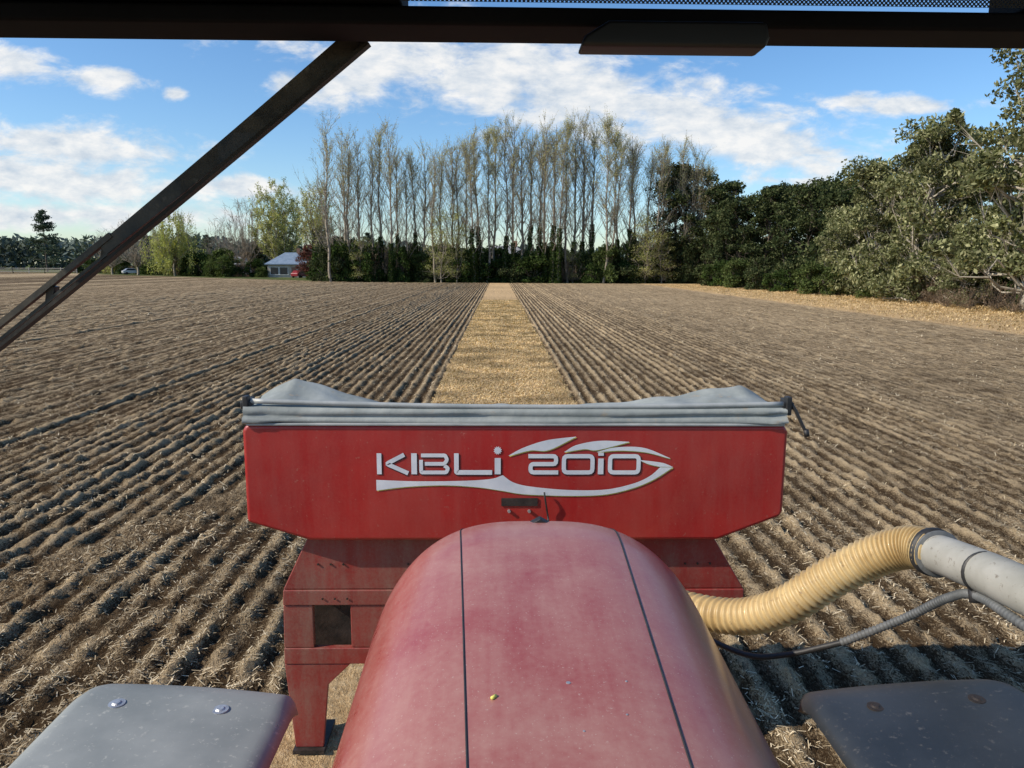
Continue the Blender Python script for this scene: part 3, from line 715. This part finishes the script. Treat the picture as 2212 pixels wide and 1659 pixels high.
sw=[([(813,1035),(900,1038),(1000,1037),(1060,1033),(1086,1025)],[(813,1058),(880,1050),(960,1047),(1030,1051),(1086,1059)]),
 ([(1086,1025),(1110,1041),(1150,1050),(1230,1057),(1310,1056),(1370,1043),(1405,1027),(1427,1008)],[(1086,1059),(1120,1065),(1160,1068),(1240,1070),(1310,1067),(1370,1053),(1415,1034),(1455,1008)]),
 ([(1380,992),(1410,995),(1435,999),(1455,1007)],[(1398,1000),(1408,1003),(1418,1005),(1427,1007)]),
 ([(1098,983),(1130,966),(1180,950),(1243,942)],[(1100,983.5),(1145,972),(1185,971),(1243,943)]),
 ([(1218,975),(1245,960),(1295,951),(1358,953)],[(1220,975.5),(1262,969),(1290,971),(1358,954)]),
 ([(1288,975),(1330,965),(1390,966),(1448,988)],[(1290,975.5),(1340,972),(1395,976),(1447,989)])]
part('swoosh_emblem',*fix(merge([band(a,b,.0045) for a,b in sw])),M['letter'],hp)
part('swoosh_outline',*fix(merge([band(a,b,.0012+.0001*i_,40,(1.8,2.0)) for i_,(a,b) in enumerate(sw)])),M['yel'],hp)
part('number_plate',*box(fx(1083),fx(1162),FY-.006,FY-.001,fz(1092),fz(1075)),M['dark'],hp)
for bx in(1100,1144): part('bolt',*sweep([(fx(bx),FY-.001,fz(1103)),(fx(bx),FY-.015,fz(1103))],.009,6),M['bolt'],hp)
part('hanging_cable',*sweep(spline([(fx(1176),FY-.02,fz(1060)),(fx(1178),FY-.03,fz(1075)),(fx(1184),FY-.02,fz(1110)),(fx(1186),FY-.05,fz(1125))],12),.005,8),M['blk'],hp,True)

# ------------------------------------------------------------------ tractor
tr=thing('tractor',"dusty red tractor seen from inside its cab",'tractor',(.16,1.0,0))
m,nt,b=newmat('dusty_red_hood')
tcn=N(nt,'ShaderNodeTexCoord').outputs['Object'];gn=N(nt,'ShaderNodeNewGeometry')
nl=noise(nt,tcn,2.6,5,.6,.6);nh=noise(nt,tcn,45,6,.7);nsp=noise(nt,tcn,150,2,.5)
mp=N(nt,'ShaderNodeMapping');mp.inputs['Scale'].default_value=(14,1.2,3);nt.links.new(tcn,mp.inputs[0]);nst=noise(nt,mp.outputs[0],2,4,.6)
sz=N(nt,'ShaderNodeSeparateXYZ');nt.links.new(gn.outputs['Normal'],sz.inputs[0])
up=N(nt,'ShaderNodeMapRange');up.inputs[1].default_value=.2;up.inputs[2].default_value=1;up.inputs[3].default_value=.10;up.inputs[4].default_value=.54;nt.links.new(sz.outputs[2],up.inputs[0])
df=mth(nt,'ADD',up.outputs[0],mth(nt,'MULTIPLY',mth(nt,'SUBTRACT',nl,.5),1.15));df=mth(nt,'ADD',df,mth(nt,'MULTIPLY',mth(nt,'SUBTRACT',nh,.5),.6));df=mth(nt,'ADD',df,mth(nt,'MULTIPLY',mth(nt,'SUBTRACT',nst,.5),.5),None,True)
c=mixc(nt,df,(.27,.028,.026),(.41,.225,.185))
c=mixc(nt,ramp(nt,nsp,[(.66,0),(.72,.5)]),c,(.50,.38,.33))
nt.links.new(c,b.inputs['Base Color'])
rr_=N(nt,'ShaderNodeMapRange');rr_.inputs[3].default_value=.24;rr_.inputs[4].default_value=.55;nt.links.new(df,rr_.inputs[0]);nt.links.new(rr_.outputs[0],b.inputs['Roughness'])
b.inputs['Coat Weight'].default_value=.35;b.inputs['Coat Roughness'].default_value=.18
bump(nt,b,nh,.05,.002)
M['hood']=m
ZB=1.15;NE=3.1
def hood_w(y):
    t=min(max((y-2.35)/.70,0),1);return .635*(1-t**3.0)**(1/2.6)*.72+.635*.28*(1-t**6)
def hood_top(y):
    z=1.775+.085*(y-1.4)/1.2 if y<2.6 else 1.86
    t=min(max((y-2.5)/.55,0),1);return ZB+(z-ZB)*(1-t**5)**(1/3.0)
def hood_z(y,dx):
    w_=hood_w(y);return ZB+(hood_top(y)-ZB)*max(0,1-abs(dx/w_)**NE)**(1/NE)
yl=[1.0+.1*i for i in range(13)]+[2.3+.745*math.sin(math.pi/2*i/34) for i in range(1,35)]
V=[];nth=72
for y in yl:
    wd=max(hood_w(y),.01);hh=hood_top(y)-ZB
    for j in range(nth+1):
        th=math.pi*j/nth;cs=math.cos(th);sn=math.sin(th)
        V.append((.155-wd*math.copysign(abs(cs)**(2/NE),cs),y,ZB+hh*abs(sn)**(2/NE)))
    V[-(nth+1)]=(V[-(nth+1)][0],y,.75);V[-1]=(V[-1][0],y,.75)
J=nth+1;F=[[i*J+j,i*J+j+1,(i+1)*J+j+1,(i+1)*J+j] for i in range(len(yl)-1) for j in range(nth)]
hd=part('hood',V,F,M['hood'],tr,True)
sm_=hd.modifiers.new('s','SUBSURF');sm_.levels=1;sm_.render_levels=1
def seamx(y): return .243+.064*(y-1.4)/1.45
for s in(-1,1):
    pts=[]
    for y in np.linspace(1.0,2.93,60):
        dx=seamx(y)*(1-.2*max(0,(y-2.75)/.2)**2 if y>2.75 else 1);xo=s*dx+.025*(2.85-y)/1.4
        pts.append((.155+xo,y,hood_z(y,xo)+.0003))
    part('panel_seam',*sweep(pts,.0028,8),M['blk'],hd,True)
by=2.80
bd=part('hood_badge',*merge([prism([(.125,hood_z(by,.02)-.004),(.205,hood_z(by,.02)-.004),(.165,hood_z(by,0)+.018)],by-.02,by+.02)]),M['blk'],hd);bevel(bd,.003)
part('chipped_spot',*merge([sweep([(.16+dx,y,hood_z(y,dx)-.002),(.16+dx,y,hood_z(y,dx)+.0008)],r,10) for dx,y,r in((.02,1.74,.006),(.15,1.62,.003),(.17,1.75,.003),(.04,1.56,.003))]),M['bolt'],hd)
part('seed_pellet',*sweep([(-.015,1.68,hood_z(1.68,.18)+.004),(-.004,1.692,hood_z(1.68,.18)+.004)],.0045,8),M['yel'],hd,True)
M['fenl']=surf('dusty_plastic_sunlit_tone',(.20,.215,.205),(.30,.31,.29),3,.6,0,.15,.003,0,(.38,.38,.34),50)  # left fender: same dusty plastic as the right, lightened to paint in sunlight
M['fenr']=surf('dark_plastic_shaded_tone',(.020,.026,.033),(.036,.043,.052),3,.5,0,.15,.003,0,(.08,.08,.08),50)  # right fender: same plastic, shade painted in as a darker base colour
def fz_(a,v,inner): return 1.555-.06*max(0,(v-.86)/.14)**2-.03*max(0,(abs(a)-.85)/.15)**2-.25*max(0,(.3-v)/.3)**2-.05*((a*inner+1)/2)**2
def fender(x0,x1,mt,lab,inner):
    nu=36;nv=36;V=[]
    for i in range(nv+1):
        v=(i/nv)**.8
        for j in range(nu+1):
            a=2*j/nu-1
            x=(x0+x1)/2+(x1-x0)/2*a*(1-.035*max(0,(v-.85)/.15)**2)
            y=1.05+1.20*v-.05*max(0,(abs(a)-.85)/.15)**2*v
            V.append((x,y,fz_(a,v,inner)))
    F=[[i*(nu+1)+j,i*(nu+1)+j+1,(i+1)*(nu+1)+j+1,(i+1)*(nu+1)+j] for i in range(nv) for j in range(nu)]
    f=part('front_fender',V,F,mt,tr,True,label=lab)
    so=f.modifiers.new('s','SOLIDIFY');so.thickness=.025;so.offset=-1
    return f
f1=fender(-1.30,-.63,M['fenl'],"dusty plastic fender with two bolts, sunlight painted into its grey",1)
f2=fender(.97,1.66,M['fenr'],"dark plastic fender with shade painted into its colour",-1)
for f_,bx,x0,x1,inn in((f1,(-1.135,-.83),-1.30,-.63,1),(f2,(1.15,1.46),.97,1.66,-1)):
    for x in bx:
        z=fz_((x-(x0+x1)/2)/((x1-x0)/2),(2.05-1.05)/1.2,inn)
        part('fender_bolt',*merge([sweep([(x,2.05,z-.01),(x,2.05,z+.002)],.024,20),sweep([(x,2.05,z+.002),(x,2.05,z+.006)],[.015,.010],16)]),M['bolt'] if f_ is f1 else M['dark'],f_)
M['cab']=surf('cab_black',(.0025,.0025,.0035),(.005,.005,.007),8,.7,0,.1,.002,0,None,60,4,.15)
hdp=[box(-1.0,1.0,.86,.93,3.108,3.128),box(-1.0,-.106,.845,.93,3.130,3.35),box(.58,1.0,.845,.93,3.130,3.35)]
bevel(part('windscreen_header',*merge(hdp),M['cab'],tr),.004)
part('roof',*box(-1.05,1.05,-.9,1.0,3.36,3.45),M['cab'],tr)
part('side_header',*merge([box(-1.0,-.94,-.8,.84,3.2,3.355),box(.94,1.0,-.8,.84,3.2,3.355)]),M['cab'],tr)
for s in(-1,1): 
    part('rear_pillar',*box(s*.98-.04,s*.98+.04,-.9,-.81,1.5,3.355),M['cab'],tr)
M['latch']=surf('latch_plastic',(.005,.005,.006),(.009,.009,.011),8,.5,0,.1,.002)
br=part('latch_housing',*merge([prism([(.085,3.077),(.281,3.077),(.285,3.088),(.281,3.103),(.115,3.103),(.09,3.088)],.82,.858)]),M['latch'],tr);bevel(br,.004)
m,nt,b=newmat('perforated_blind')
tcn=N(nt,'ShaderNodeTexCoord').outputs['Object'];s3=N(nt,'ShaderNodeSeparateXYZ');nt.links.new(tcn,s3.inputs[0])
cx_=mth(nt,'COSINE',mth(nt,'MULTIPLY',s3.outputs[0],2*math.pi/.0046));cz_=mth(nt,'COSINE',mth(nt,'MULTIPLY',s3.outputs[2],2*math.pi/.0046))
hole=mth(nt,'GREATER_THAN',mth(nt,'MULTIPLY',cx_,cz_),.35)
nt.links.new(mth(nt,'SUBTRACT',1,hole),b.inputs['Alpha']);b.inputs['Base Color'].default_value=(.02,.02,.022,1)
part('sun_blind',*merge([([(-.104,.852,3.129),(.578,.852,3.129),(.578,.852,3.30),(-.104,.852,3.30)],[[0,1,2,3]])]),m,tr)
def gy(x,z): return .95+.08*(3.1-z)-.10*(x/.85)**2
M['wip']=surf('wiper_dusty',(.018,.018,.016),(.085,.072,.055),24,.6,0,.3,.002,.1,(.17,.15,.12),30)
wd_=Vector((-.448,0,-.355)).normalized();sv=Vector((.355,0,-.448)).normalized()
def wp(s,o=0,dy=.022):
    q=Vector((-.166,0,3.125))+wd_*s+sv*o;q.y=gy(q.x,q.z)+dy;return tuple(q)
wpz=thing('windscreen_wiper',"dusty black wiper parked diagonally across the windscreen",'wiper',(-.166,.98,3.125))
bx=[]
for k in range(8): bx.append(obox(wp(.0525*k,-.003),wp(.0525*(k+1),-.003),sv,.026-.0013*k,.0247-.0013*k,.008))
part('wiper_arm',*merge(bx),M['wip'],wpz)
bx=[];K=10
for k in range(K):
    s0=.40+.45*k/K;s1=.40+.45*(k+1)/K
    bx.append(obox(wp(s0,-.010),wp(s1,-.010),sv,.007,.007,.009));bx.append(obox(wp(s0,.004),wp(s1,.004),sv,.004,.004,.008))
for s0 in(.41,.50,.61,.62,.75): bx.append(obox(wp(s0,-.008,.026),wp(s0+.02,.008,.026),sv,.009,.009,.012))
part('blade_carrier',*merge(bx),M['wip'],wpz)
bx=[]
for k in range(16):
    s0=.85*k/16;s1=.85*(k+1)/16;bx.append(obox(wp(s0,.013,.012),wp(s1,.013,.012),sv,.0045,.0045,.014))
part('rubber_blade',*merge(bx),M['rubber'],wpz)

# ------------------------------------------------------------------ air duct
M['hose']=surf('ribbed_yellow_hose',(.40,.27,.11),(.60,.45,.22),5,.45,0,.1,.003,.2,(.30,.20,.10),30)
M['pipe']=surf('dusty_grey_pipe',(.24,.235,.20),(.36,.35,.31),4,.6,0,.2,.003,0,(.17,.15,.12),40)
M['ghose']=surf('grey_hose',(.07,.075,.075),(.13,.135,.135),12,.6)
du=thing('air_duct',"yellow ribbed air hose joined to a grey steel pipe",'air hose',(1.5,2.9,0))
pt=spline([(.70,3.75,1.14),(.92,3.45,1.17),(1.12,3.22,1.235),(1.27,3.06,1.365),(1.414,2.95,1.545),(1.545,2.85,1.685),(1.63,2.76,1.757),(1.672,2.66,1.772)],560)
rad=.079+.0065*np.sin(np.arange(561)/561*56*2*math.pi)
part('ribbed_hose',*sweep(pt,rad,28),M['hose'],du,True)
pp=spline([(1.672,2.67,1.770),(1.668,2.5,1.80),(1.655,2.2,1.845),(1.64,1.6,1.90),(1.62,.6,1.97),(1.6,-.8,2.0)],60)
part('rigid_pipe',*sweep(pp,.073,28),M['pipe'],du,True)
def onp(t): return (1.672-.004*t,2.68-.18*t,1.769+.031*t)
part('hose_clamp',*sweep([onp(-.05),onp(.0),onp(.12)],[.092,.094,.092],28),M['blk'],du,True)
part('hose_clamp',*sweep([onp(.18),onp(.22),onp(.24)],[.088,.09,.086],28),M['ghose'],du,True)
part('cable_tie',*sweep([(1.656,2.36,1.822),(1.655,2.352,1.823)],.0755,24),M['blk'],du,True)
gh=thing('hydraulic_hose',"thin grey corrugated hose tied below the pipe",'hose',(1.4,2.7,0))
q=spline([(.85,3.1,1.24),(1.042,2.9,1.227),(1.197,2.85,1.25),(1.391,2.75,1.36)],60)
part('smooth_hose',*sweep(q,.012,12),M['blk'],gh,True)
q=spline([(1.385,2.753,1.356),(1.534,2.6,1.535),(1.60,2.45,1.69),(1.629,2.35,1.745),(1.60,2.1,1.775),(1.57,1.6,1.80),(1.55,.2,1.85)],500)
part('corrugated_hose',*sweep(q,.015+.002*np.sin(np.arange(501)*1.3),12),M['ghose'],gh,True)
part('tie_strap',*sweep([(1.63,2.362,1.76),(1.632,2.35,1.72)],.02,10),M['blk'],gh,True)
